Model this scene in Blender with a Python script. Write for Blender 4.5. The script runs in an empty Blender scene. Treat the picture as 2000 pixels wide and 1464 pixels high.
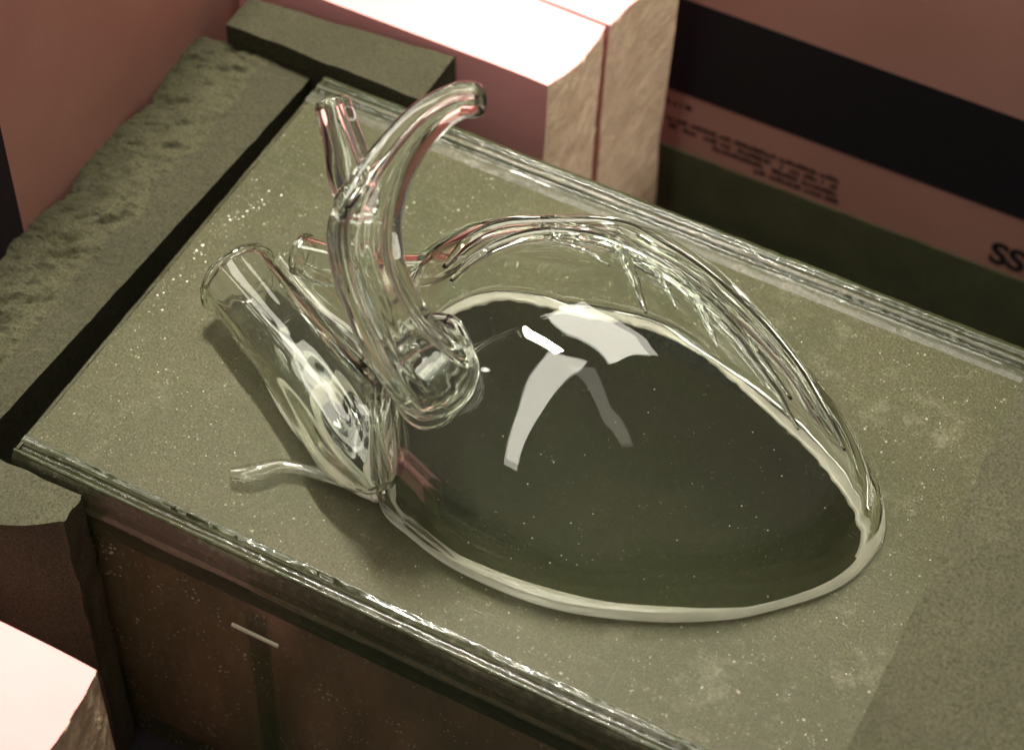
import bpy, bmesh, math, random
import numpy as np
from mathutils import Vector, Matrix, noise

random.seed(7)
rng = np.random.default_rng(7)
S = bpy.context.scene
COL = S.collection

# ------------------------------------------------------------------ camera
# rows: world axes in camera space (x right, y down, z forward); 4200 px focal length on a 2000 px wide frame
RC = np.array([[0.88738816, 0.37380396, -0.26983856],
               [0.46033058, -0.68635804, 0.56303499],
               [0.02525884, -0.62384553, -0.78113939]])
FPX, CX, CY, DIST = 4200.0, 1000.0, 732.0, 1.1
CAM = -(RC @ np.array([0, 0, 1.0])) * DIST
cd = bpy.data.cameras.new('camera')
cam = bpy.data.objects.new('camera', cd)
COL.objects.link(cam)
S.camera = cam
m = Matrix.Identity(4)
for i in range(3):
    m[i][0], m[i][1], m[i][2], m[i][3] = RC[i, 0], -RC[i, 1], -RC[i, 2], CAM[i]
cam.matrix_world = m
cd.sensor_width = 36.0
cd.lens = FPX / 2000 * 36
cd.clip_start = 0.02
cd.clip_end = 50
cd.dof.use_dof = True
cd.dof.focus_distance = 1.06
cd.dof.aperture_fstop = 6.5

def at(px, py, z=None, y=None, x=None):
    """point of the place seen at a photo pixel, on a plane of known height (or depth)"""
    d = RC @ np.array([px - CX, py - CY, FPX])
    for i, k in enumerate((x, y, z)):
        if k is not None:
            return CAM + d * ((k - CAM[i]) / d[i])

# ------------------------------------------------------------------ light
W = bpy.data.worlds.new('World')
S.world = W
W.use_nodes = True
W.node_tree.nodes['Background'].inputs[0].default_value = (1.0, 0.86, 0.72, 1)
W.node_tree.nodes['Background'].inputs[1].default_value = 0.20

def area(name, loc, target, sx, sy, power, col, shape='RECTANGLE', roll=0.0, spread=180):
    l = bpy.data.lights.new(name, 'AREA')
    l.shape = shape
    l.size, l.size_y = sx, sy
    l.energy = power
    l.color = col
    l.spread = math.radians(spread)
    o = bpy.data.objects.new(name, l)
    COL.objects.link(o)
    o.location = loc
    q = (Vector(target) - Vector(loc)).to_track_quat('-Z', 'Y')
    o.rotation_euler = (q.to_matrix() @ Matrix.Rotation(roll, 3, 'Z')).to_euler()
    return o

def spot(name, loc, target, power, col, cone, blend, radius):
    l = bpy.data.lights.new(name, 'SPOT')
    l.energy = power
    l.color = col
    l.spot_size = math.radians(cone)
    l.spot_blend = blend
    l.shadow_soft_size = radius
    o = bpy.data.objects.new(name, l)
    COL.objects.link(o)
    o.location = loc
    o.rotation_euler = (Vector(target) - Vector(loc)).to_track_quat('-Z', 'Y').to_euler()
    return o

key = area('key_lamp', (-0.36, 0.38, 1.40), (-0.02, 0.06, 0), 0.075, 0.42, 8.2, (1.0, 0.945, 0.80), roll=.30, spread=75)
# white ceiling panel behind the table and the long strip lamps above it, as mirrored in the glass
area('ceiling_panel', (-0.14, 0.82, 1.42), (-0.10, 0.80, 0), 0.54, 0.88, 13, (1.0, 0.94, 0.82), roll=-.12)
area('strip_lamp', (-0.14, -0.78, 1.42), (-0.14, -0.77, 0), 0.19, 2.1, 8.2, (1.0, 0.94, 0.82))
area('faint_strip_lamp', (0.22, -0.10, 1.42), (0.22, -0.09, 0), 0.12, 0.80, 0.30, (1.0, 0.94, 0.82), roll=.70)
area('left_fill_strip', (-1.55, 0.20, 1.25), (-0.15, 0.05, 0.1), 0.40, 1.7, 20.0, (1.0, 0.94, 0.82))  # added unseen fill strip, for pale streaks along the glass vessels
area('small_lamp', (-0.60, -0.10, 1.38), (-0.1, -0.05, 0), 0.07, 0.07, 0.18, (1.0, 0.96, 0.88), 'DISK')
spot('side_fill', (1.0, 0.30, 0.80), (-0.07, 0.25, -0.06), 38, (1.0, 0.95, 0.86), 11, .6, .03)  # added unseen fill beam, brightens the broken ends of the pink boards

S.view_settings.view_transform = 'Standard'
S.view_settings.look = 'None'
S.view_settings.exposure = 0.0
S.view_settings.gamma = 1.0
S.view_settings.use_curve_mapping = False
S.render.engine = 'CYCLES'
cy = S.cycles
cy.max_bounces = 24
cy.transmission_bounces = 20
cy.glossy_bounces = 8
cy.transparent_max_bounces = 24
cy.diffuse_bounces = 4
cy.sample_clamp_indirect = 60.0
cy.blur_glossy = 0.3
cy.caustics_reflective = True
cy.caustics_refractive = True
cy.use_denoising = True
try:
    cy.denoiser = 'OPENIMAGEDENOISE'
except Exception:
    pass

# ------------------------------------------------------------------ node helpers
def mat(name):
    m = bpy.data.materials.new(name)
    m.use_nodes = True
    nt = m.node_tree
    for n in list(nt.nodes):
        nt.nodes.remove(n)
    return m, nt

class NT:
    def __init__(s, nt):
        s.nt = nt
        s.co = nt.nodes.new('ShaderNodeTexCoord').outputs['Object']
    def n(s, typ, **kw):
        nd = s.nt.nodes.new(typ)
        for k, v in kw.items():
            if k in nd.inputs or isinstance(k, int):
                pass
            setattr(nd, k, v)
        return nd
    def link(s, a, b):
        s.nt.links.new(a, b)
    def setin(s, nd, key, v):
        if hasattr(v, 'is_linked') or isinstance(v, bpy.types.NodeSocket):
            s.link(v, nd.inputs[key])
        else:
            nd.inputs[key].default_value = v
    def scale(s, vec, loc=(0, 0, 0), rot=(0, 0, 0)):
        nd = s.n('ShaderNodeMapping')
        s.link(s.co, nd.inputs['Vector'])
        nd.inputs['Scale'].default_value = vec
        nd.inputs['Location'].default_value = loc
        nd.inputs['Rotation'].default_value = rot
        return nd.outputs[0]
    def noise(s, sc, detail=3, rough=.55, vec=None, dist=0.0):
        nd = s.n('ShaderNodeTexNoise')
        s.link(vec or s.co, nd.inputs['Vector'])
        nd.inputs['Scale'].default_value = sc
        nd.inputs['Detail'].default_value = detail
        nd.inputs['Roughness'].default_value = rough
        nd.inputs['Distortion'].default_value = dist
        return nd.outputs['Fac']
    def voronoi(s, sc, vec=None, out='Distance', rnd=1.0):
        nd = s.n('ShaderNodeTexVoronoi')
        s.link(vec or s.co, nd.inputs['Vector'])
        nd.inputs['Scale'].default_value = sc
        nd.inputs['Randomness'].default_value = rnd
        return nd.outputs[out]
    def ramp(s, fac, stops):
        nd = s.n('ShaderNodeValToRGB')
        s.link(fac, nd.inputs[0])
        e = nd.color_ramp.elements
        e[0].position, e[0].color = stops[0][0], (*stops[0][1], 1) if isinstance(stops[0][1], tuple) else (stops[0][1],) * 3 + (1,)
        e[1].position, e[1].color = stops[-1][0], (*stops[-1][1], 1) if isinstance(stops[-1][1], tuple) else (stops[-1][1],) * 3 + (1,)
        for p, c in stops[1:-1]:
            x = e.new(p)
            x.color = (*c, 1) if isinstance(c, tuple) else (c,) * 3 + (1,)
        return nd.outputs[0]
    def math(s, op, a, b=0.0, clamp=False):
        nd = s.n('ShaderNodeMath')
        nd.operation = op
        nd.use_clamp = clamp
        s.setin(nd, 0, a)
        s.setin(nd, 1, b)
        return nd.outputs[0]
    def mixc(s, f, a, b, mode='MIX'):
        nd = s.n('ShaderNodeMixRGB')
        nd.blend_type = mode
        s.setin(nd, 0, f)
        for k, v in ((1, a), (2, b)):
            if isinstance(v, tuple):
                v = (*v, 1) if len(v) == 3 else v
            s.setin(nd, k, v)
        return nd.outputs[0]
    def bump(s, h, strength, dist):
        nd = s.n('ShaderNodeBump')
        s.link(h, nd.inputs['Height'])
        nd.inputs['Strength'].default_value = strength
        nd.inputs['Distance'].default_value = dist
        return nd.outputs[0]
    def bsdf(s, color, rough=.8, spec=.3, normal=None, **kw):
        nd = s.n('ShaderNodeBsdfPrincipled')
        if isinstance(color, tuple):
            color = (*color, 1)
        s.setin(nd, 'Base Color', color)
        s.setin(nd, 'Roughness', rough)
        s.setin(nd, 'Specular IOR Level', spec)
        if normal is not None:
            s.link(normal, nd.inputs['Normal'])
        for k, v in kw.items():
            s.setin(nd, k, v)
        return nd.outputs[0]
    def mixs(s, f, a, b):
        nd = s.n('ShaderNodeMixShader')
        s.setin(nd, 0, f)
        s.link(a, nd.inputs[1])
        s.link(b, nd.inputs[2])
        return nd.outputs[0]
    def out(s, sh):
        nd = s.n('ShaderNodeOutputMaterial')
        s.link(sh, nd.inputs['Surface'])
    def clear(s, rough=0.02, tint=(1, 1, 1), normal=None):
        """thin clear glass: see-through with a Fresnel reflection"""
        t = s.n('ShaderNodeBsdfTransparent')
        t.inputs[0].default_value = (*tint, 1)
        g = s.n('ShaderNodeBsdfGlossy')
        g.inputs['Roughness'].default_value = rough
        fr = s.n('ShaderNodeFresnel')
        # a ray leaves the unrefracting pane at the angle at which it came in: same Fresnel on both faces
        geo = s.n('ShaderNodeNewGeometry')
        s.link(s.math('SUBTRACT', 1.5, s.math('MULTIPLY', geo.outputs['Backfacing'], 1.5 - 1 / 1.5)), fr.inputs['IOR'])
        if normal is not None:
            s.link(normal, g.inputs['Normal'])
            s.link(normal, fr.inputs['Normal'])
        return s.mixs(fr.outputs[0], t.outputs[0], g.outputs[0])

# ------------------------------------------------------------------ materials
def m_pink(name='pink_foam', c0=(.79, .355, .365), c1=(.84, .40, .41)):
    m, nt = mat(name)
    k = NT(nt)
    n1 = k.noise(9, 4)
    n2 = k.noise(420, 2)
    c = k.mixc(k.ramp(n1, [(.35, 0.0), (.7, 1.0)]), c0, c1)
    k.out(k.bsdf(c, .7, .10, k.bump(n2, .12, .0006)))
    return m

def m_broken():
    m, nt = mat('broken_foam')
    k = NT(nt)
    v = k.scale((1, 1, 1), rot=(0, 0, 0))
    n1 = k.noise(60, 5, .65)
    n2 = k.noise(520, 3, .7)
    c = k.mixc(k.ramp(n1, [(.3, 0.0), (.75, 1.0)]), (.60, .42, .28), (.78, .60, .42))
    c = k.mixc(k.ramp(n2, [(.3, .35), (.6, 0.0)]), c, (.40, .27, .18))
    k.out(k.bsdf(c, .8, .15, k.bump(n2, .5, .0012)))
    return m

def m_foam(name, base, contrast=1.0, torn=False):
    m, nt = mat(name)
    k = NT(nt)
    g1 = k.noise(850, 3, .7)
    g2 = k.noise(420, 3, .6)
    g3 = k.noise(26, 4, .6)
    b = np.array(base)
    c = k.mixc(k.ramp(g1, [(.30, 0.0), (.72, 1.0)]), tuple(b * (1 - .55 * contrast)), tuple(b * (1 + .55 * contrast)))
    c2 = k.mixc(k.ramp(g2, [(.35, 0.0), (.65, 1.0)]), tuple(b * np.array((.80, .86, .60))), tuple(b * np.array((1.22, 1.12, 1.2))))
    c = k.mixc(.30, c, c2)
    c = k.mixc(k.ramp(g3, [(.35, .30), (.6, 0.0)]), c, tuple(b * .62))
    h = g2
    if torn:
        tv = k.scale((80, 240, 80), rot=(0, 0, -.75))
        pits = k.noise(1.0, 5, .62, vec=tv, dist=.5)
        c = k.mixc(k.ramp(pits, [(.36, .8), (.46, 0.0)]), c, tuple(b * .40))
        h = k.math('ADD', k.math('MULTIPLY', g2, .25), k.math('MULTIPLY', pits, 1.2))
    k.out(k.bsdf(c, .9, .2, k.bump(h, .7 if torn else .5, .0016 if torn else .0008)))
    return m

def m_plain(name, col, rough=.7, spec=.3):
    m, nt = mat(name)
    k = NT(nt)
    n = k.noise(300, 3)
    c = k.mixc(k.ramp(n, [(.3, 0.0), (.7, 1.0)]), tuple(np.array(col) * .85), tuple(np.array(col) * 1.15))
    k.out(k.bsdf(c, rough, spec))
    return m

def m_heart():
    m, nt = mat('blown_glass')
    k = NT(nt)
    g = k.n('ShaderNodeBsdfGlass')
    g.inputs['Color'].default_value = (.985, .995, .975, 1)
    g.inputs['IOR'].default_value = 1.50
    g.inputs['Roughness'].default_value = 0.0
    k.out(g.outputs[0])
    return m

def m_thin():
    m, nt = mat('thin_blown_glass')
    k = NT(nt)
    g = k.n('ShaderNodeBsdfGlass')
    g.inputs['Color'].default_value = (.985, .995, .975, 1)
    g.inputs['IOR'].default_value = 1.50
    g.inputs['Roughness'].default_value = 0.0
    k.out(k.mixs(.5, k.clear(0.0), g.outputs[0]))
    return m

def m_dust():
    """grey-olive dust film on the glass: scattered specks, dried smears, scratches"""
    m, nt = mat('dust_film')
    k = NT(nt)
    grain = k.noise(820, 3, .7)
    mid = k.noise(90, 4, .6)
    big = k.noise(9, 3, .5)
    base = k.mixc(k.ramp(grain, [(.30, 0.0), (.72, 1.0)]), (.018, .0185, .0075), (.172, .1660, .0860))
    base = k.mixc(k.ramp(mid, [(.40, 0.0), (.75, .5)]), base, (.086, .073, .047))
    base = k.mixc(k.ramp(big, [(.38, 0.0), (.60, .45)]), base, (.047, .056, .022))
    # pale dried smears, mostly towards one end
    sm = k.noise(34, 8, .75, dist=.15)
    sep = k.n('ShaderNodeSeparateXYZ')
    k.link(k.co, sep.inputs[0])
    endm = k.ramp(sep.outputs[0], [(.0, .35), (.22, 1.0)])
    smf = k.math('MULTIPLY', k.ramp(sm, [(.53, 0.0), (.68, .7)]), endm)
    smf = k.math('MULTIPLY', smf, k.ramp(k.noise(520, 4, .7), [(.38, .1), (.62, 1.0)]))
    base = k.mixc(smf, base, (.30, .285, .205))
    # thin wipe marks along and across
    for vec, fac in (((18, 700, 1), .6), ((500, 14, 1), .45)):
        wv = k.noise(1.0, 2, .5, vec=k.scale(vec, rot=(0, 0, .35 if fac > .3 else -.5)))
        base = k.mixc(k.math('MULTIPLY', k.ramp(wv, [(.62, 0.0), (.72, fac)]), k.ramp(big, [(.45, 0.0), (.65, 1.0)])), base, (.15, .145, .10))
    # specks, coarse and fine
    for sc, th, s0, col, fac in ((240, .27, .47, (.36, .34, .25), 1.0), (480, .34, .42, (.28, .27, .19), .95), (900, .42, .40, (.22, .21, .145), .85)):
        sp = k.voronoi(sc)
        spf = k.math('LESS_THAN', sp, k.math('MULTIPLY', k.ramp(k.noise(sc * .35, 2), [(s0, 0.0), (.78, 1.0)]), th))
        base = k.mixc(k.math('MULTIPLY', spf, fac), base, col)
    d0 = k.bsdf(base, .5, .16, k.bump(mid, .15, .0006), **{'Coat Weight': .0})
    tr = k.n('ShaderNodeBsdfTranslucent')
    tr.inputs[0].default_value = (.42, .41, .30, 1)
    d = k.mixs(.24, d0, tr.outputs[0])
    t = k.clear(.08)
    cover = k.ramp(k.noise(160, 4, .6), [(.25, .86), (.7, .96)])
    cover = k.math('MAXIMUM', cover, smf)
    k.out(k.mixs(cover, t, d))
    return m

def m_window(name='dusty_clear_glass', blur=False):
    """side wall of the jar: clear greenish glass with a light veil of dust and many specks"""
    m, nt = mat(name)
    k = NT(nt)
    veil = k.ramp(k.noise(1.0, 5, .6, vec=k.scale((26, 26, 7))), [(.30, .10), (.72, .55)])
    sp = k.voronoi(300)
    sz = k.noise(60, 2)
    spf = k.math('LESS_THAN', sp, k.math('MULTIPLY', k.ramp(sz, [(.36, 0.0), (.75, 1.0)]), .30))
    f = k.math('MAXIMUM', veil, k.math('MULTIPLY', spf, .9))
    col = k.mixc(spf, (.075, .088, .042), (.34, .33, .25))
    d = k.bsdf(col, .6, .2)
    t = k.clear(.12, (.86, .93, .82))
    if blur:
        r = k.n('ShaderNodeBsdfRefraction')
        r.inputs['Color'].default_value = (.84, .90, .76, 1)
        r.inputs['IOR'].default_value = 1.06
        r.inputs['Roughness'].default_value = .20
        t = k.mixs(.15, t, r.outputs[0])
    k.out(k.mixs(f, t, d))
    return m

def m_clean():
    m, nt = mat('clean_glass')
    k = NT(nt)
    sp = k.voronoi(420)
    sz = k.noise(90, 2)
    spf = k.math('LESS_THAN', sp, k.math('MULTIPLY', k.ramp(sz, [(.40, 0.0), (.8, 1.0)]), .19))
    veil = k.ramp(k.noise(700, 3, .6), [(.3, .05), (.7, .16)])
    f = k.math('MAXIMUM', veil, k.math('MULTIPLY', spf, .55))
    d = k.bsdf(k.mixc(spf, (.045, .042, .026), (.45, .42, .32)), .5, .3)
    t = k.n('ShaderNodeBsdfTransparent')
    t.inputs[0].default_value = (.93, .96, .90, 1)
    k.out(k.mixs(f, t.outputs[0], d))
    return m

def m_edge(name, lo, hi, dirt, cover, rough, streak=30.0, coat=.12):
    """ground and moulded edges of the slab: green in the depth, frosted or dusty on the crests"""
    m, nt = mat(name)
    k = NT(nt)
    v = k.scale((3, streak, streak))
    st = k.noise(28, 5, .65, vec=v)
    chip = k.noise(260, 4, .72)
    c = k.mixc(k.ramp(st, [(.35, 0.0), (.65, 1.0)]), lo, hi)
    c = k.mixc(k.ramp(chip, [(.50, 0.0), (.70, dirt)]), c, (.22, .20, .145))
    sp = k.voronoi(420)
    spf = k.math('LESS_THAN', sp, k.math('MULTIPLY', k.ramp(k.noise(150, 2), [(.46, 0.0), (.75, 1.0)]), .3))
    c = k.mixc(k.math('MULTIPLY', spf, .8), c, (.34, .31, .22))
    patch = k.noise(11, 5, .65)
    c = k.mixc(k.ramp(patch, [(.40, 0.0), (.58, .8)]), c, tuple(.5 * (np.array(lo) + np.array((.040, .042, .020)))))
    d = k.bsdf(c, rough, .3, k.bump(st, .3, .0010), **{'Coat Weight': coat, 'Coat Roughness': .08})
    t = k.clear(.05, (.66, .78, .55))
    k.out(k.mixs(k.ramp(k.noise(40, 3, .5, vec=v), [(.3, cover[0]), (.7, cover[1])]), t, d))
    return m

def m_bead():
    m, nt = mat('clear_silicone')
    k = NT(nt)
    n1 = k.noise(50, 2, .5)
    c = k.mixc(n1, (.92, .88, .74), (.95, .92, .81))
    d = k.bsdf(c, .18, .5)
    tr = k.n('ShaderNodeBsdfTranslucent')
    tr.inputs[0].default_value = (.8, .76, .6, 1)
    s1 = k.mixs(.35, d, tr.outputs[0])
    k.out(k.mixs(k.ramp(k.noise(60, 2), [(.3, .74), (.7, .88)]), k.clear(.03), s1))
    return m

M_PINK, M_BROKEN = m_pink(), m_broken()
M_PINK_DIM = m_pink('dimmed_pink_foam', (.46, .225, .185), (.52, .265, .220))  # pink foam with the shade of the dim boards put into its colour
M_FOAM = m_foam('grey_foam', (.064, .0625, .0390), 1.5)
M_FOAMS = m_foam('worn_grey_foam', (.045, .0435, .0260), 1.5)
M_FOAMT = m_foam('torn_grey_foam', (.058, .0565, .0320), 1.6, True)
M_FOAMD = m_foam('dark_foam', (.064, .057, .031))
M_FOAMG = m_foam('green_grey_foam', (.100, .108, .058))
M_NAVY = m_plain('dark_print_and_shade', (.013, .011, .014), .6)
M_DARK = m_plain('dark_table', (.018, .018, .022), .8)
M_HEART, M_DUST, M_WIN, M_CLEAN, M_BEAD = m_heart(), m_dust(), m_window(), m_clean(), m_bead()
M_EDGES = [m_edge('dusty_edge', (.022, .030, .011), (.050, .060, .026), .3, (.75, .95), .45),
           m_edge('green_edge', (.010, .014, .003), (.026, .030, .010), .10, (.55, .85), .2),
           m_edge('frosted_edge', (.040, .040, .021), (.105, .098, .062), .6, (.75, .95), .4, 60.0),
           m_edge('polished_edge', (.050, .052, .028), (.15, .145, .098), .4, (.4, .8), .2, coat=.6)]
M_EDGE = M_EDGES[2]
M_THIN = m_thin()
M_FRONT = m_window('dusty_blurred_glass', True)
M_CRUMB = m_plain('white_crumb', (.75, .72, .62), .5)

# ------------------------------------------------------------------ object helpers
def link(name, me, mats, parent=None):
    o = bpy.data.objects.new(name, me)
    COL.objects.link(o)
    for mm in (mats if isinstance(mats, (list, tuple)) else [mats]):
        me.materials.append(mm)
    if parent:
        o.parent = parent
        o.matrix_parent_inverse = Matrix.Translation(parent.location).inverted()
    return o

def mesh(name, verts, faces, mats, parent=None, smooth=True, mi=None):
    me = bpy.data.meshes.new(name)
    me.from_pydata([tuple(v) for v in verts], [], [tuple(f) for f in faces])
    if smooth:
        me.polygons.foreach_set('use_smooth', [True] * len(me.polygons))
    o = link(name, me, mats, parent)
    if mi is not None:
        me.polygons.foreach_set('material_index', mi)
    me.update()
    return o

def thing(name, loc, label, cat, group=None):
    o = bpy.data.objects.new(name, None)
    o.empty_display_size = .02
    COL.objects.link(o)
    o.location = loc
    return tag(o, label, cat, group)

def tag(o, label, cat, group=None):
    o['label'] = label
    o['category'] = cat
    if group:
        o['group'] = group
    return o

def nz(x, y, z, s=1.0, seed=0.0):
    return noise.noise(Vector((x * s + seed, y * s + seed * .7, z * s - seed)))

def fbm(x, y, z, s, seed=0.0, o=4):
    return sum(nz(x, y, z, s * 2 ** i, seed + 3.1 * i) * .5 ** i for i in range(o))

def slab(name, lo, hi, res, disp, mats, parent=None, pick=None, smooth=True, skip=()):
    """box of welded grids whose points are moved by disp(p, n); pick(centre, side) chooses the material"""
    lo, hi = np.array(lo, float), np.array(hi, float)
    n = [max(1, int(round((hi[i] - lo[i]) / res[i]))) for i in range(3)]
    idx, verts, faces, sides = {}, [], [], []
    def vid(i, j, k):
        key = (i, j, k)
        if key not in idx:
            idx[key] = len(verts)
            verts.append(lo + (hi - lo) * np.array((i / n[0], j / n[1], k / n[2])))
        return idx[key]
    for ax in range(3):
        a, b = (ax + 1) % 3, (ax + 2) % 3
        for end in (0, 1):
            if (ax, end) in skip:
                continue
            for u in range(n[a]):
                for v in range(n[b]):
                    q = []
                    for du, dv in ((0, 0), (1, 0), (1, 1), (0, 1)):
                        key = [0, 0, 0]
                        key[ax] = n[ax] * end
                        key[a] = u + du
                        key[b] = v + dv
                        q.append(vid(*key))
                    faces.append(q if end else q[::-1])
                    sides.append((ax, end))
    V = np.array(verts)
    mi = None
    if pick:
        mi = [pick(V[f].mean(0), s) for f, s in zip(faces, sides)]
    if disp:
        V2 = [disp(p) for p in V]
    else:
        V2 = V
    o = mesh(name, V2, faces, mats, parent, smooth, mi)
    if smooth:
        try:
            o.data.set_sharp_from_angle(angle=math.radians(38))
        except Exception:
            pass
    return o

# ------------------------------------------------------------------ setting
fl = slab('table_top', (-1.6, -1.6, -.27), (1.8, 1.8, -.235), (.4, .4, .05), None, M_DARK, smooth=False)
fl['kind'] = 'structure'

# ------------------------------------------------------------------ pink insulation boards with broken ends
def broken_board(name, lo, hi, end_amp, seed, label, group, tilt=0.0, smile=0.0, res=.004):
    t = thing(name, ((lo[0] + hi[0]) / 2, (lo[1] + hi[1]) / 2, lo[2]), label, 'foam board', group)
    lo, hi = np.array(lo), np.array(hi)
    L = .02
    # the whole board body (smooth skin) and its rough broken end
    def dsp(p):
        w = max(0.0, 1 - (hi[0] - p[0]) / .03)
        q = np.array(p)
        v = (p[1] - lo[1]) / (hi[1] - lo[1])
        sh = smile * math.sin(math.pi * min(1, max(0, v))) + tilt * v + end_amp * fbm(0, p[1], p[2] * .25, 22, seed)
        q[0] += w * sh
        # worn arris
        q[2] -= .0012 * w * (1 + nz(p[0], p[1], p[2], 160, seed)) if p[2] > hi[2] - 1e-6 else 0
        return q
    slab('board_body', lo, hi, (.012, res, .02), dsp, M_PINK, t, skip=((0, 1),))
    # broken end: fine grid with torn relief, streaks running aslant
    ny, nzz = int((hi[1] - lo[1]) / .0011), int((hi[2] - lo[2]) / .0013)
    V, F = [], []
    for k in range(nzz + 1):
        for j in range(ny + 1):
            y = lo[1] + (hi[1] - lo[1]) * j / ny
            z = lo[2] + (hi[2] - lo[2]) * k / nzz
            b = dsp(np.array((hi[0], y, z)))
            e = min(1, j / 3, (ny - j) / 3, (nzz - k) / 3)
            u = (y - lo[1]) * .75 - z * .55
            r =   .0017 * fbm(0, u * 2.3, (y * .55 + z * .75) * .45, 95, seed + 5, 5) + .0006 * nz(0, y, z, 600, seed)
            V.append((b[0] + max(e, .25) * r - .0002, b[1], b[2]))
    for k in range(nzz):
        for j in range(ny):
            a = k * (ny + 1) + j
            F.append((a, a + 1, a + ny + 2, a + ny + 1))
    mesh('broken_end', V, F, M_BROKEN, t)
    return t

G = 'pink foam boards around the jar'
broken_board('pink_board', (-.46, .1895, -.235), (-.0755, .2500, .010), .003, 1.0,
             'pink foam board with pale broken end, nearer of the pair behind the jar', G, tilt=.006, smile=.004)
broken_board('pink_board', (-.46, .2512, -.235), (-.0660, .3140, .0105), .003, 6.0,
             'pink foam board with pale broken end, farther of the pair behind the jar', G, tilt=.016, smile=-.003)
broken_board('pink_board', (-.42, -.3060, -.235), (-.0850, -.2440, .0), .004, 11.0,
             'pink foam board with ragged broken end in the front left corner', G, tilt=-.004, smile=.003)

# big upright board on the left
o = slab('pink_board', (-.345, -.030, -.235), (-.283, .60, .155), (.02, .03, .03), None, [M_PINK_DIM, M_NAVY], pick=lambda c, s: 1 if s == (1, 0) else 0)  # end face coloured dark to stand for the shaded gap beyond
tag(o, 'tall plain pink foam board coloured dim for shade, end darkened as a gap, standing left behind the torn foam', 'foam board', G)

# printed board across the back right
t = thing('printed_board', (.3, .36, -.235), 'long pink foam board coloured dim for shade with a broad dark stripe and printed lettering', 'foam board', G)
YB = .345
slab('board_body', (-.50, YB, -.235), (1.1, YB + .06, .085), (.05, .06, .05), None, M_PINK_DIM, t)
def print_quad(name, pix, mt, off=.0006):
    P = [at(*p, y=YB - off) for p in pix]
    V = P + [p + np.array((0, off * .8, 0)) for p in P]
    n = len(P)
    F = [tuple(range(n)), tuple(range(2 * n - 1, n - 1, -1))] + [(i, i + n, (i + 1) % n + n, (i + 1) % n) for i in range(n)]
    return mesh(name, V, F, mt, t, False)
zt = [at(*p, y=YB)[2] for p in ((1334, 0), (2000, 231))]
zb = [at(*p, y=YB)[2] for p in ((1268, 162), (2000, 425))]
za, zc = sum(zt) / 2, sum(zb) / 2
slab('dark_stripe', (-.49, YB - .0006, zc), (1.09, YB - .0001, za), (.1, 1, .1), None, M_NAVY, t)
# small print: four lines too blurred to read, and one short line above them
def print_line(x0, x1, z, h, seed):
    r = random.Random(seed)
    V, F = [], []
    x = x0
    while x < x1:
        w = r.uniform(.0012, .0024)
        hh = h * r.choice((1, 1, .72, .72))
        b = len(V)
        if r.random() > .14:
            for (a, c) in ((x, z), (x + w, z), (x + w, z + hh), (x, z + hh)):
                V.append((a, YB - .0004, c))
            F.append((b, b + 1, b + 2, b + 3))
        x += w + .0005
    mesh('print_line', V, F, M_NAVY, t, False)
def bz(px, py):
    p = at(px, py, y=YB)
    return p[0], p[2]
tx0, tz0 = bz(1275, 215)
tx1, _ = bz(1640, 350)
tzr = bz(1640, 352)[1]
for i in range(4):
    zz = tzr - .0062 * i - .003
    x0 = tx0 + (.0, .012, .045, .075)[i]
    print_line(x0, tx1 - (.0, .001, .0, .0)[i], zz, .0042, 20 + i)
sx1, sz1 = bz(1352, 214)
print_line(sx1 - .05, sx1, sz1 - .002, .0045, 40)
# the big dark letters cut by the frame
fc = bpy.data.curves.new('printed_letters', 'FONT')
fc.body = 'SS'
fc.size = 1.0
fc.extrude = .0
fc.offset = .035
fo = bpy.data.objects.new('printed_letters', fc)
COL.objects.link(fo)
bpy.context.view_layer.update()
dg = bpy.context.evaluated_depsgraph_get()
me = bpy.data.meshes.new_from_object(fo.evaluated_get(dg))
bpy.data.objects.remove(fo)
lx, lz = bz(1930, 502)
lz2 = bz(1940, 462)[1]
hgt = .0185
me.transform(Matrix.Translation((lx, YB - .0007, lz - .002)) @ Matrix.Rotation(math.pi / 2, 4, 'X') @ Matrix.Scale(hgt / .72, 4))
o = link('printed_letters', me, M_NAVY, t)

# ------------------------------------------------------------------ grey foam packing
GF = 'grey foam packing pieces'
def foam_disp(seed, amp, s=60, torn=None):
    def d(p):
        q = np.array(p)
        n = np.array((nz(*p, s, seed), nz(*p, s, seed + 9), nz(*p, s, seed + 17)))
        q += amp * n
        if torn:
            q += torn(p)
        return q
    return d

# left strip: torn outer half, smooth inner half
def torn_left(p):
    if p[2] < -.06:
        return np.zeros(3)
    u = max(0.0, min(1, (-.228 - p[0]) / .02))
    up = fbm(p[0] * .9, p[1] * 1.0 - p[0] * .8, 0, 42, 3, 4)
    streak = fbm(p[0] * .5 + p[1] * .15, p[1] * 1.3 - p[0] * .55, 0, 130, 8, 5)
    a, b = p[0] * .8 + p[1] * .6, p[1] * .8 - p[0] * .6
    pit = max(0.0, fbm(a * .45, b * 1.25, 0, 84, 21, 4) - .10)
    fine = fbm(p[0], p[1], 0, 260, 33, 2)
    dz = u * (.0012 * up + .0016 * streak - .006 * pit + .0009 * fine) + u * .001
    edge = max(0.0, min(1, (-.262 - p[0]) / .022))
    dz -= edge ** 1.6 * .004 * (1.0 + .8 * nz(p[1], 0, 0, 40, 4))
    rise = max(0.0, (p[1] - .095) / .035)
    dz += .0015 * min(1, rise) ** 2 * max(0, min(1, (-.205 - p[0]) / .04))
    gx = max(0.0, min(1, (p[0] + .245) / .03)) * (.0095 * (p[1] + .14) / .26 - .006)
    return np.array((u * .005 * fbm(0, p[1], 0, 26, 12) + .0014 * u * nz(p[0], p[1], 0, 300, 5) + gx, 0, dz))
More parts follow.
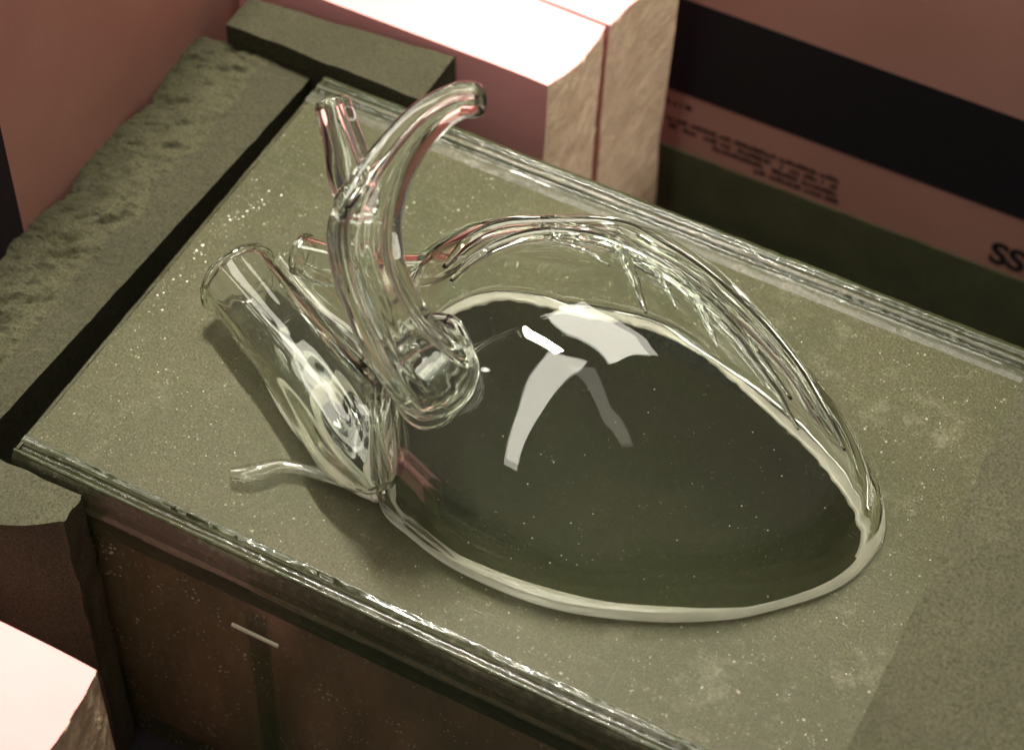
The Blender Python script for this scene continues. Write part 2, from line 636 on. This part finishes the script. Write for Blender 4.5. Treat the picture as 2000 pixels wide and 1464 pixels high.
o = slab('foam_block', (-.2825, -.30, -.235), (-.2115, .1466, -.010), (.0012, .0012, .02),
         foam_disp(2, .0006, 90, torn_left), [M_FOAMS, M_FOAMT], pick=lambda c, s: 1 if c[0] < -.236 + .006 * nz(c[1], 0, 0, 50) and s == (2, 1) else 0)
tag(o, 'long grey foam strip with torn rough top along the jar left end', 'foam', GF)

def fb_disp(p):
    q = foam_disp(5, .0007, 80)(p)
    if p[1] > .15:
        q[1] += (p[0] + .134) * -.11 * 0
    return q
def fb_shape(p):
    q = fb_disp(p)
    # the back edge runs slightly aslant
    w = (p[1] - .1475) / .040
    q[1] -= w * .014 * max(0, (-.134 - p[0]) / .13)
    return q
o = slab('foam_block', (-.264, .1475, -.235), (-.1345, .1875, .006), (.0022, .0022, .02), fb_shape, M_FOAMS)
tag(o, 'smooth grey foam block wedged between jar back corner and pink boards', 'foam', GF)

def ff_shape(p):
    q = foam_disp(9, .0010, 70)(p)
    if p[1] < -.17:
        w = (-.1665 - p[1]) / .035
        f = max(0, min(1, (p[0] + .20) / .05))
        q[1] += w * .020 * f * f
        q[0] += .0012 * nz(p[1], p[2], 0, 50, 2)
    return q
o = slab('foam_block', (-.300, -.2050, -.235), (-.1490, -.1670, -.0005), (.002, .002, .006), ff_shape, [M_FOAM, M_FOAMD], pick=lambda c, s: 0)
tag(o, 'grey foam block with dark front under the jar front left corner', 'foam', GF)

o = slab('foam_block', (.2362, -.34, .004), (.50, .24, .050), (.004, .004, .012), foam_disp(13, .0008, 60), M_FOAM)
tag(o, 'blurred grey foam slab lying across the right end of the glass', 'foam', GF)

o = slab('foam_block', (-.30, .3437, -.235), (.70, .3444, -.1665), (.008, .004, .01), foam_disp(15, .0006, 50), M_FOAMG)
tag(o, 'dim green grey foam sheet standing against the printed board behind the jar', 'foam', GF)

# ------------------------------------------------------------------ the glass jar and its thick slab
X0, X1 = -.1950, .42
jar = thing('glass_jar', (.1, -.01, -.235), 'large dusty rectangular clear glass jar standing under the slab', 'glass jar')
WT = .006
def pane(name, lo, hi, parent=jar, mt=None):
    return slab(name, lo, hi, (10, 10, 10), None, mt or M_WIN, parent, smooth=False)
pane('front_wall', (X0 + .004, -.1625, -.2345), (X1, -.1625 + WT, -.0335), jar, M_FRONT)
pane('back_wall', (X0 + .004, .1440 - WT, -.2345), (X1, .1440, -.0335))
pane('end_wall', (X0 + .004, -.1625 + WT + .0005, -.2345), (X0 + .010, .1440 - WT - .0005, -.0335))
st = at(458, 1212, y=-.1635); s2 = at(548, 1252, y=-.1635)
pane('upright_strip', (st[0] + .001, -.1555, -.2345), (st[0] + .013, -.1545, st[2]))
slab('strip_top', (st[0], -.1665, st[2] - .0007), (s2[0], -.1652, st[2] + .0012), (10, 10, 10), None, M_BEAD, jar, smooth=False)
# what stands in the jar
o = slab('foam_block', (X0 + .012, -.0960, -.2340), (X1 - .01, .1330, -.100), (.01, .01, .03), foam_disp(21, .001, 50), M_FOAMD)
tag(o, 'dark foam lying in the bottom of the glass jar below the heart', 'foam', GF)
o = slab('pink_board', (X0 + .012, -.1530, -.2340), (X1 - .01, -.1500, -.060), (.02, .02, .01),
         lambda p: np.array(p) + np.array((0, .052 * max(0, (p[2] + .20) / .14) ** 1.3, 0)), M_PINK)
tag(o, 'thin leaning pink foam sheet inside the jar seen dimly through the front glass', 'foam board', G)

glass = thing('glass_slab', (.1, -.01, -.033), 'thick clear glass slab with dusty top and ground edges carrying the heart', 'glass slab')
YF, YK = -.1490, .1205      # dusty field between the two edge bands

# footprint of the heart on the slab, as pixels of the photograph on the plane of its top
FOOT_IN = [(776, 800), (770, 880), (772, 950), (792, 1000), (870, 1066), (1000, 1122), (1150, 1164), (1300, 1180), (1450, 1178), (1560, 1150),
           (1638, 1110), (1672, 1060), (1666, 1000), (1600, 895), (1500, 792), (1410, 706), (1320, 650), (1230, 626),
           (1140, 620), (1060, 603), (980, 592), (900, 612), (850, 650), (800, 720)]
FOOT_OUT = [(742, 985), (800, 1048), (900, 1118), (1070, 1186), (1250, 1213), (1400, 1213), (1500, 1196), (1640, 1148), (1712, 1080), (1731, 1020),
            (1712, 950), (1650, 850), (1560, 756), (1440, 664), (1330, 606), (1230, 582), (1140, 572), (1060, 560), (980, 553),
            (900, 570), (820, 625), (768, 730), (745, 860)]
ATR_IN = [(640, 800), (650, 850), (680, 890), (712, 920), (718, 860), (716, 800), (690, 770), (660, 775)]
ATR_OUT = [(556, 790), (620, 868), (680, 938), (728, 972), (738, 930), (738, 850), (735, 770), (715, 705), (670, 660), (620, 655), (575, 690), (548, 740)]

def spline_loop(P, n):
    """closed Catmull-Rom through P, resampled to n points evenly by length"""
    P = np.array(P, float)
    N = len(P)
    out = []
    for i in range(N):
        p0, p1, p2, p3 = P[i - 1], P[i], P[(i + 1) % N], P[(i + 2) % N]
        for s in np.linspace(0, 1, 24, endpoint=False):
            out.append(.5 * (2 * p1 + (p2 - p0) * s + (2 * p0 - 5 * p1 + 4 * p2 - p3) * s ** 2 + (3 * p1 - p0 - 3 * p2 + p3) * s ** 3))
    out = np.array(out)
    d = np.r_[0, np.cumsum(np.linalg.norm(np.roll(out, -1, 0) - out, axis=1))]
    u = np.linspace(0, d[-1], n, endpoint=False)
    ext = np.vstack([out, out[:1]])
    return np.stack([np.interp(u, d, ext[:, k]) for k in range(ext.shape[1])], 1)

def on_plate(pix, n, z=0.0):
    return spline_loop([at(*p, z=z)[:2] for p in pix], n)

def polar(loop, cen, th):
    a = np.arctan2(loop[:, 1] - cen[1], loop[:, 0] - cen[0])
    r = np.hypot(loop[:, 0] - cen[0], loop[:, 1] - cen[1])
    o = np.argsort(a)
    return np.interp(th, np.r_[a[o] - 2 * np.pi, a[o], a[o] + 2 * np.pi], np.tile(r[o], 3))

# slab body: clean glass, profile swept along x with ground, rippled edges
# (y, z, material of the strip that follows): dusty 0, green 1, frosted 2, polished 3
PROF = [(YF, 0.0, 0), (-.1500, .0002, 3), (-.1503, .0001, 0), (-.1516, .0001, 3), (-.1519, 0, 0), (-.1532, -.0001, 2), (-.1536, -.0014, 1), (-.1578, -.0016, 1), (-.1582, -.0002, 3), (-.1590, .0001, 0),
        (-.1602, -.0006, 1), (-.1606, -.0012, 2), (-.1622, -.0045, 2), (-.1632, -.0100, 0), (-.1640, -.0148, 3), (-.1650, -.0166, 3), (-.1654, -.0180, 3), (-.1648, -.0194, 0), (-.1644, -.0330, 0)]
PROFB = [(YK, 0.0, 2), (.1235, .0003, 2), (.1258, .0005, 0), (.1275, .0003, 3), (.1284, .0009, 3), (.1291, .0002, 1), (.1300, -.0010, 1), (.1322, -.0012, 1), (.1330, .0002, 2), (.1352, .0003, 3),
         (.1360, .0004, 0), (.1368, -.0006, 1), (.1395, -.0010, 0), (.1402, 0, 3), (.1410, .0002, 0), (.1442, -.0012, 0), (.1460, -.0040, 0), (.1464, -.0100, 0), (.1460, -.0330, 0)]
def edge_strip(name, prof, seed):
    n = 420
    V, F, mi = [], [], []
    for i in range(n + 1):
        x = X0 + (X1 - X0) * i / n
        for j, (y, z, q) in enumerate(prof):
            w = 0 if j in (0, len(prof) - 1) else 1
            V.append((x, y + w * .00060 * nz(x, j * .37, 0, 24, seed) + w * .00032 * nz(x, j * .9, 0, 220, seed),
                      z + w * .0004 * nz(x, j * .53, 1, 60, seed) + w * .00026 * nz(x, j, 2, 300, seed)))
    k = len(prof)
    for i in range(n):
        for j in range(k - 1):
            a = i * k + j
            F.append((a, a + 1, a + k + 1, a + k))
            mi.append(prof[j][2])
    if prof[-1][0] > prof[0][0]:
        F = [f[::-1] for f in F]
    return mesh(name, V, F, M_EDGES, glass, True, mi)
edge_strip('ground_edge', PROF, 3)
edge_strip('ground_edge', PROFB, 8)
# left end face and the clear body below the dust
pane('clear_body', (X0 + .0006, -.1635, -.0328), (X1, .1450, -.0200), glass, M_CLEAN)
def end_edge():
    V, F = [], []
    pr = [(0.0030, 0.0), (.0012, -.0003), (.0003, -.0012), (0, -.003), (0, -.033)]
    n = 200
    for i in range(n + 1):
        y = -.1580 + (.1420 + .1580) * i / n
        for j, (x, z) in enumerate(pr):
            V.append((X0 + x - .0008 + .0004 * nz(y, j, 0, 60, 4) + .0003 * nz(y, j, 0, 240, 4), y, z + (0 if j == 0 else .0002 * nz(y, j, 0, 150, 6))))
    k = len(pr)
    for i in range(n):
        for j in range(k - 1):
            a = i * k + j
            F.append((a, a + k, a + k + 1, a + 1))
    return mesh('end_edge', V, F, M_EDGE, glass)
end_edge()

# top of the slab: a dusty field with clean openings under heart and atrium (built as a fine grid cut along the footprints)
def ragged(loop, amp, s, seed):
    c = loop.mean(0)
    d = loop - c
    L = np.linalg.norm(d, axis=1)[:, None]
    n = np.array([fbm(p[0], p[1], 0, s, seed, 3) for p in loop])[:, None]
    return loop + d / L * amp * n
H_IN = on_plate(FOOT_IN, 420)
back = np.clip((H_IN[:, 1] + .03) / .05, 0.12, 1)[:, None]
H_IN = H_IN + (ragged(H_IN, .0016, 190, 2) - H_IN) * back
A_IN = on_plate(ATR_IN, 160)
A_IN = ragged(A_IN, .001, 260, 5)
def field(name, y0, y1, holes, mt, z):
    bm = bmesh.new()
    outer = []
    nx, ny = 24, 12
    rect = [(X0 + .0025 + (X1 - X0 - .003) * i / nx, y0) for i in range(nx)] + [(X1 - .0005, y0 + (y1 - y0) * i / ny) for i in range(ny)] + \
           [(X1 - .0005 - (X1 - X0 - .003) * i / nx, y1) for i in range(nx)] + [(X0 + .0025, y1 - (y1 - y0) * i / ny) for i in range(ny)]
    edges = []
    for lp in [np.array(rect)] + holes:
        vs = [bm.verts.new((p[0], p[1], z)) for p in lp]
        edges += [bm.edges.new((vs[i], vs[(i + 1) % len(vs)])) for i in range(len(vs))]
    bmesh.ops.triangle_fill(bm, use_beauty=True, use_dissolve=False, edges=edges)
    for f in bm.faces:
        if f.normal.z < 0:
            f.normal_flip()
    me = bpy.data.meshes.new(name)
    bm.to_mesh(me)
    bm.free()
    return link(name, me, mt, glass)
field('dust_film', YF, YK, [H_IN, A_IN], M_DUST, 0.0)
for nm, lp in (('clean_patch', H_IN), ('clean_patch', A_IN)):
    c = lp.mean(0)
    V = [(c[0], c[1], -.0006)] + [(p[0], p[1], -.0006) for p in lp]
    mesh(nm, V, [(0, i + 1, (i + 1) % len(lp) + 1) for i in range(len(lp))], M_CLEAN, glass, False)

# ------------------------------------------------------------------ the glass heart
heart = thing('glass_heart', (.07, -.02, 0), 'clear blown glass anatomical heart with open vessels lying on the dusty slab', 'glass heart')

def closed_shell(outer, inner, name, parent, mt=M_HEART, cap=True):
    """outer, inner: (rows, n, 3) arrays, row 0 at the open rim, last row collapsed at the top"""
    R, n, _ = outer.shape
    V = np.vstack([outer.reshape(-1, 3), inner.reshape(-1, 3)])
    F = []
    off = R * n
    for r in range(R - 1):
        for i in range(n):
            j = (i + 1) % n
            F.append((r * n + i, r * n + j, (r + 1) * n + j, (r + 1) * n + i))
            F.append((off + r * n + j, off + r * n + i, off + (r + 1) * n + i, off + (r + 1) * n + j))
    for i in range(n):
        j = (i + 1) % n
        F.append((j, i, off + i, off + j))
    if cap:
        F.append(tuple((R - 1) * n + i for i in range(n)))
        F.append(tuple(off + (R - 1) * n + i for i in reversed(range(n))))
    else:
        b = (R - 1) * n
        for i in range(n):
            j = (i + 1) % n
            F.append((b + i, b + j, off + b + j, off + b + i))
    return mesh(name, V, F, mt, parent)

def deg(t, c, w):
    d = (np.degrees(t) - c + 180) % 360 - 180
    return np.exp(-(d / w) ** 2)
def dome(loop_out, H, apex_off, bulge, expo, wall, n=220, rows=70, wob=.0008, seed=0.0, z0=.0006):
    cen = loop_out.mean(0)
    lo = loop_out
    th = np.arctan2(lo[:, 1] - cen[1], lo[:, 0] - cen[0])
    apex = cen + np.array(apex_off)
    ph = np.linspace(0, 1, rows) ** .85 * (np.pi / 2 - .012)
    O = np.zeros((rows, len(lo), 3))
    for r, a in enumerate(ph):
        kk = np.cos(a) ** (expo(th) + (1 - expo(th)) * np.sin(a) ** 4) + bulge(th) * np.sin(2 * a) * .5
        q = cen + (lo - cen) * kk[:, None] + (apex - cen) * np.sin(a)
        O[r, :, :2] = q
        O[r, :, 2] = z0 + H * np.sin(a)
    if wob:
        for r in range(rows):
            w = min(1, r / 6) * min(1, (rows - 1 - r) / 6)
            for i in range(len(lo)):
                p = O[r, i]
                O[r, i] += w * wob * np.array((nz(*p, 26, seed), nz(*p, 26, seed + 5), nz(*p, 26, seed + 9)))
    # normals on the grid
    du = np.roll(O, -1, 1) - np.roll(O, 1, 1)
    dv = np.gradient(O, axis=0)
    nn = np.cross(du, dv)
    nn /= np.linalg.norm(nn, axis=2, keepdims=True) + 1e-12
    tw = wall(th[None, :], np.sin(ph)[:, None])
    rip = np.array([[nz(math.cos(t) * 1.3 + 4, math.sin(t) * 1.3, math.sin(a) * 7, 1, seed) + .5 * nz(math.cos(t) * 2.5, math.sin(t) * 2.5, math.sin(a) * 16, 1, seed + 2) for t in th] for a in ph])
    tw = tw * (1 + .24 * rip * deg(th, 80, 62)[None, :] * (1 - np.sin(ph)[:, None] ** 6))
    I = O - nn * tw[:, :, None]
    I[0, :, 2] = z0
    I[:, :, 2] = np.maximum(I[:, :, 2], z0)
    return O, I

LO = on_plate(FOOT_OUT, 260)
O1, I1 = dome(LO, .090, (-.030, .002), lambda t: .25 * deg(t, 88, 42) + .03, lambda t: .80 + .35 * deg(t, 20, 40),
              lambda t, s: .0034 + .0034 * (1 - s) ** 1.5 + .0085 * deg(t, 82, 56) * (1 - s ** 3), seed=3)
closed_shell(O1, I1, 'ventricle', heart)

LA = on_plate(ATR_OUT, 150)

# silicone bead between footprint rim and slab
def bead(loop_in, loop_out, name, h, wf, n=420):
    ci = loop_in.mean(0)
    th = np.arctan2(loop_in[:, 1] - ci[1], loop_in[:, 0] - ci[0])
    ro = polar(loop_out, ci, th)
    d = np.stack([np.cos(th), np.sin(th)], 1)
    ri = np.hypot(*(loop_in - ci).T)
    ro = np.maximum(ri + (ro + .0006 - ri) * wf(th), ri + .0018)
    rows = []
    for f, z in ((-.02, .0), (.0, .55), (.10, .9), (.3, 1.0), (.6, .85), (.85, .6), (1.0, .0)):
        r = ri + (ro - ri) * f
        p = ci + d * r[:, None]
        zz = np.array([h * z * (1 + .14 * nz(q[0], q[1], f, 120, 3)) + .0003 for q in p])
        rows.append(np.column_stack([p, zz]))
    A = np.array(rows)
    n = A.shape[1]
    V = A.reshape(-1, 3)
    F = [(r * n + i, r * n + (i + 1) % n, (r + 1) * n + (i + 1) % n, (r + 1) * n + i) for r in range(len(rows) - 1) for i in range(n)]
    F = [f[::-1] for f in F]
    return mesh(name, V, F, M_BEAD, heart)
bead(H_IN, LO, 'adhesive_bead', .0016, lambda t: 0.96 - .62 * deg(t, 75, 65))
bead(A_IN, LA, 'adhesive_bead', .0014, lambda t: .35 + .55 * deg(t, -125, 40))

def curve_pts(P, n):
    """open Catmull-Rom through rows of P (any width)"""
    P = np.array(P, float)
    Q = np.vstack([2 * P[0] - P[1], P, 2 * P[-1] - P[-2]])
    out = []
    N = len(P) - 1
    for u in np.linspace(0, N - 1e-9, n):
        i = int(u)
        s = u - i
        p0, p1, p2, p3 = Q[i], Q[i + 1], Q[i + 2], Q[i + 3]
        out.append(.5 * (2 * p1 + (p2 - p0) * s + (2 * p0 - 5 * p1 + 4 * p2 - p3) * s ** 2 + (3 * p1 - p0 - 3 * p2 + p3) * s ** 3))
    return np.array(out)

def sweep(path, ra, rb, n, up=None):
    """rings along path; ra, rb radii across and along the local up"""
    T = np.gradient(path, axis=0)
    T /= np.linalg.norm(T, axis=1, keepdims=True)
    u = np.array(up if up is not None else (0, 0, 1.0))
    rings = []
    ref = u - T[0] * (u @ T[0])
    ref /= np.linalg.norm(ref)
    a = np.linspace(0, 2 * np.pi, n, endpoint=False)
    for i in range(len(path)):
        ref = ref - T[i] * (ref @ T[i])
        ref /= np.linalg.norm(ref)
        s = np.cross(T[i], ref)
        rings.append(path[i] + np.outer(np.cos(a) * ra[i], s) + np.outer(np.sin(a) * rb[i], ref))
    return np.array(rings), T

def tube(name, pts, wall=.003, parent=heart, n=56, m=120, lip=True, wob=.0004, seed=0.0, flat=None, mt=M_HEART, up=None, solid=False, floor=None, flute=.10, rim=0.0):
    """pts rows: photo px, py, height z, radius (m). A hollow glass tube with rounded open lips (or a solid thread)."""
    K = np.array([np.r_[at(p[0], p[1], z=p[2]), p[3], (p[4] if len(p) > 4 else 1.0)] for p in pts])
    C = curve_pts(K, m)
    path, r, fl = C[:, :3], C[:, 3], C[:, 4]
    O, T = sweep(path, r, r * fl, n, up)
    for i in range(m):
        for j in range(n):
            p = O[i, j]
            O[i, j] += wob * np.array((nz(*p, 45, seed), nz(*p, 45, seed + 3), nz(*p, 45, seed + 6)))
    if solid:
        V = O.reshape(-1, 3)
        F = [(i * n + j, i * n + (j + 1) % n, (i + 1) * n + (j + 1) % n, (i + 1) * n + j) for i in range(m - 1) for j in range(n)]
        F = [f[::-1] for f in F]
        F.append(tuple(range(n)))
        F.append(tuple((m - 1) * n + j for j in reversed(range(n))))
        o = mesh(name, V, F, mt, parent)
    else:
        ri = np.maximum(r - wall, r * .25)
        I, _ = sweep(path, ri, ri * fl, n, up)
        # drawn glass: the bore runs in soft lengthwise flutes
        an = np.linspace(0, 2 * np.pi, n, endpoint=False)
        for i in range(m):
            fl_ = flute * np.array([nz(math.cos(q) * 1.6, math.sin(q) * 1.6, i * .012, 1, seed + 31) + .3 * nz(math.cos(q) * 2.6, math.sin(q) * 2.6, i * .02, 1, seed + 37) for q in an])
            I[i] += (I[i] - path[i]) * fl_[:, None]
        if floor is not None:
            O[:, :, 2] = np.maximum(O[:, :, 2], floor)
            I[:, :, 2] = np.maximum(I[:, :, 2], floor + wall * .4)
        # rounded lips
        lipw = wall * .5
        O0 = (O[0] + I[0]) / 2 - T[0] * lipw
        O9 = (O[-1] + I[-1]) / 2 + T[-1] * lipw
        q0a = O[0] * .85 + I[0] * .15 - T[0] * lipw * .7
        q0b = O[0] * .15 + I[0] * .85 - T[0] * lipw * .7
        q9a = O[-1] * .85 + I[-1] * .15 + T[-1] * lipw * .7
        q9b = O[-1] * .15 + I[-1] * .85 + T[-1] * lipw * .7
        seq = [O[i] for i in range(m)] + [q9a, O9, q9b] + [I[i] for i in range(m - 1, -1, -1)] + [q0b, O0, q0a]
        R = len(seq)
        V = np.array(seq).reshape(-1, 3)
        F = [(i * n + j, i * n + (j + 1) % n, ((i + 1) % R) * n + (j + 1) % n, ((i + 1) % R) * n + j) for i in range(R) for j in range(n)]
        F = [f[::-1] for f in F]
        o = mesh(name, V, F, mt, parent)
        if rim:
            # thick fire-polished lip round the open mouth
            c0 = (O[0] + I[0]) / 2
            mid = np.vstack([c0, c0[:1]])
            cc = path[0]
            W_, NN = [], 12
            for j in range(n):
                e = c0[j] - cc
                e /= np.linalg.norm(e)
                w = rim * (1 + .35 * nz(j * .23, seed, 0))
                for q in range(NN):
                    t_ = 2 * math.pi * q / NN
                    W_.append(c0[j] + w * (math.cos(t_) * e + math.sin(t_) * T[0]))
            F2 = [(j * NN + q, ((j + 1) % n) * NN + q, ((j + 1) % n) * NN + (q + 1) % NN, j * NN + (q + 1) % NN) for j in range(n) for q in range(NN)]
            ob = mesh('lip', W_, F2, M_HEART, parent)
            bm = bmesh.new()
            bm.from_mesh(ob.data)
            bmesh.ops.recalc_face_normals(bm, faces=bm.faces)
            bm.to_mesh(ob.data)
            bm.free()
    return o

# aorta: from its round foot on the heart up and back to the right-hand branch
PX = 1.1 / 4200            # metres per pixel at the middle of the picture
tube('aorta', [(845, 728, .0745, 86 * PX), (826, 712, .090, 78 * PX), (778, 655, .108, 70 * PX), (728, 550, .128, 64 * PX), (712, 455, .143, 64 * PX), (735, 375, .154, 54 * PX),
               (778, 300, .166, 42 * PX), (838, 232, .178, 36 * PX), (895, 198, .184, 32 * PX), (926, 196, .186, 31 * PX)], .0085, m=200, n=96, seed=2, flute=.20)
tube('aorta_branch', [(704, 420, .146, 34 * PX), (688, 350, .154, 42 * PX), (674, 290, .162, 37 * PX), (660, 240, .169, 33 * PX), (650, 205, .173, 32 * PX)], .0056, seed=6, flute=.16)
# atrium with its wide open caval mouth, flattened where it lies on the slab
tube('atrium', [(466, 545, .0225, 80 * PX), (510, 600, .0225, 80 * PX), (570, 675, .0225, 82 * PX), (628, 748, .023, 88 * PX), (676, 815, .0245, 94 * PX), (712, 878, .025, 88 * PX), (736, 926, .023, 64 * PX), (747, 952, .0205, 34 * PX), (750, 960, .0195, 12 * PX)], .0020, m=150, n=80, seed=12, floor=.0006, wob=.0009, rim=.0026)
# pulmonary vessel under the aorta
tube('pulmonary_artery', [(592, 498, .040, 40 * PX), (635, 512, .042, 46 * PX), (700, 525, .046, 40 * PX), (790, 530, .052, 34 * PX), (840, 526, .056, 32 * PX), (880, 520, .060, 20 * PX), (912, 508, .062, 8 * PX)], .0024, seed=16, rim=.0022)
tube('pulmonary_vein', [(560, 520, .020, 40 * PX), (610, 580, .022, 42 * PX), (670, 640, .026, 44 * PX), (740, 690, .030, 46 * PX)], .0022, seed=19)
# thin tube added to stand for the atrium's faint reflection on the slab
tube('reflection_tube', [(452, 925, .0055, 12 * PX), (475, 925, .0058, 17 * PX), (510, 920, .0062, 18 * PX), (550, 910, .006, 14 * PX), (600, 918, .006, 11 * PX), (650, 932, .006, 11 * PX), (690, 945, .006, 10 * PX)], .0008, n=28, m=70, seed=23, wob=.0002, mt=M_THIN)

# seams of clear silicone along the atrium foot and between the two chambers
def seam(pts, seed):
    o = tube('adhesive_seam', pts, solid=True, n=20, m=60, seed=seed, mt=M_BEAD, wob=.0007)
    return o
seam([(520, 742, .0008, 5 * PX, .5), (556, 796, .001, 13 * PX, .5), (600, 850, .0012, 17 * PX, .5), (650, 905, .0012, 18 * PX, .5), (700, 950, .0012, 16 * PX, .5), (728, 972, .0010, 8 * PX, .5), (738, 980, .0008, 3 * PX, .5)], 41)
seam([(738, 978, .002, 11 * PX, .8), (726, 930, .006, 10 * PX, .8), (724, 880, .012, 9 * PX, .8), (730, 830, .018, 8 * PX, .8), (742, 780, .024, 5 * PX, .8)], 43)
seam([(786, 1010, .001, 5 * PX, .8), (766, 960, .003, 10 * PX, .8), (760, 900, .008, 11 * PX, .8), (762, 840, .014, 9 * PX, .8), (768, 790, .02, 5 * PX, .8)], 47)

# coronary threads trailed over the top, dropped onto the ventricle by ray
from mathutils.bvhtree import BVHTree
def bvh_of(O):
    R, n, _ = O.shape
    V = [tuple(v) for v in O.reshape(-1, 3)]
    F = [(r * n + i, r * n + (i + 1) % n, (r + 1) * n + (i + 1) % n, (r + 1) * n + i) for r in range(R - 1) for i in range(n)]
    return BVHTree.FromPolygons(V, F)
BV = bvh_of(O1)
def on_heart(px, py):
    d = RC @ np.array([px - CX, py - CY, FPX])
    h = BV.ray_cast(Vector(CAM), Vector(d).normalized())
    return (None, None) if h[0] is None else (np.array(h[0]), np.array(h[1]))
def thread(name, pix, rad, seed):
    pts = []
    for (px, py), r in zip(pix, rad):
        p, nr = on_heart(px, py)
        if p is None:
            continue
        pts.append(np.r_[p, r])
    if len(pts) < 3:
        return
    Cc = curve_pts(pts, 70)
    O, T = sweep(Cc[:, :3], Cc[:, 3], Cc[:, 3] * .8, 16)
    m, n = O.shape[:2]
    for i in range(m):
        O[i] += .0005 * np.array((nz(i * .2, 0, 0, 1, seed), nz(i * .2, 1, 0, 1, seed), nz(i * .2, 2, 0, 1, seed)))
    V = O.reshape(-1, 3)
    F = [(i * n + (j + 1) % n, i * n + j, (i + 1) * n + j, (i + 1) * n + (j + 1) % n) for i in range(m - 1) for j in range(n)]
    F.append(tuple(range(n)))
    F.append(tuple((m - 1) * n + j for j in reversed(range(n))))
    mesh(name, V, F, M_HEART, heart)
ra = [math.radians(q) for q in range(-80, 285, 15)]
thread('aorta_collar', [(846 + 68 * math.cos(q) - 18 * math.sin(q), 724 + 104 * math.sin(q) + 10 * math.cos(q)) for q in ra], [.0028] * len(ra), 20)
thread('glass_strand', [(868, 524), (920, 474), (1000, 443), (1090, 430), (1180, 442), (1270, 477), (1370, 538), (1460, 614), (1540, 705), (1600, 795), (1650, 880)],
       [.0015, .0045, .0056, .006, .0056, .0058, .005, .0046, .004, .003, .001], 51)
thread('glass_strand', [(880, 550), (940, 497), (1020, 466), (1110, 460), (1200, 480), (1290, 524), (1380, 590), (1470, 682), (1545, 780)],
       [.001, .0032, .0042, .0046, .0042, .0046, .004, .003, .001], 55)
thread('glass_strand', [(1240, 505), (1330, 562), (1420, 646), (1500, 745), (1560, 838)], [.001, .003, .0034, .0028, .001], 58)
thread('glass_thread', [(1040, 432), (1090, 440), (1150, 450), (1205, 478), (1232, 530), (1250, 580), (1262, 612)], [.0014, .0024, .0026, .003, .0026, .0018, .0006], 1)
thread('glass_thread', [(1205, 462), (1260, 500), (1320, 540), (1360, 585), (1385, 640), (1402, 678)], [.003, .0032, .003, .0026, .002, .0006], 4)
thread('glass_thread', [(1225, 490), (1270, 520), (1300, 560), (1320, 600)], [.002, .0022, .0018, .0006], 7)
thread('glass_thread', [(1060, 440), (1085, 462), (1110, 478), (1150, 492), (1190, 520)], [.0012, .0016, .0016, .0014, .0006], 9)
thread('glass_thread', [(1330, 545), (1390, 585), (1430, 625), (1480, 690)], [.002, .0022, .0018, .0006], 12)

# ------------------------------------------------------------------ crumbs of dried material on the slab
def crumbs():
    V, F = [], []
    def crumb(x, y, s):
        b = len(V)
        k = 6
        for i in range(k):
            a = 2 * math.pi * i / k
            r = s * random.uniform(.6, 1.2)
            V.append((x + r * math.cos(a), y + r * math.sin(a), .0002))
        for i in range(k):
            a = 2 * math.pi * i / k + .3
            r = s * random.uniform(.3, .7)
            V.append((x + r * math.cos(a), y + r * math.sin(a), .0002 + s * random.uniform(.3, .7)))
        for i in range(k):
            j = (i + 1) % k
            F.append((b + i, b + j, b + k + j, b + k + i))
        F.append(tuple(b + k + i for i in range(k)))
    for (cx, cy, sp, n, s0) in ((490, 400, 22, 26, .0009), (455, 420, 18, 10, .001), (390, 495, 10, 6, .0014), (360, 520, 30, 12, .0008), (320, 575, 22, 10, .0008), (420, 500, 40, 14, .0005),
                                (440, 450, 25, 14, .0006), (500, 385, 14, 10, .0009), (260, 650, 60, 14, .0005), (660, 440, 30, 6, .0005)):
        for _ in range(n):
            p = at(random.gauss(cx, sp), random.gauss(cy, sp), z=0)
            if p[0] < X0 + .004:
                continue
            crumb(p[0], p[1], s0 * (.22 + .9 * random.random() ** 2.5))
    p = at(1490, 1172, z=.002)
    crumb(p[0], p[1], .0024)
    for _ in range(260):
        p = (random.uniform(X0 + .01, .23), random.uniform(YF, YK))
        crumb(p[0], p[1], random.uniform(.00018, .00042))
    o = mesh('dust_crumbs', V, F, M_CRUMB, None, False)
    o['kind'] = 'stuff'
    tag(o, 'white crumbs and grit scattered on the dusty glass slab', 'crumbs')
crumbs()
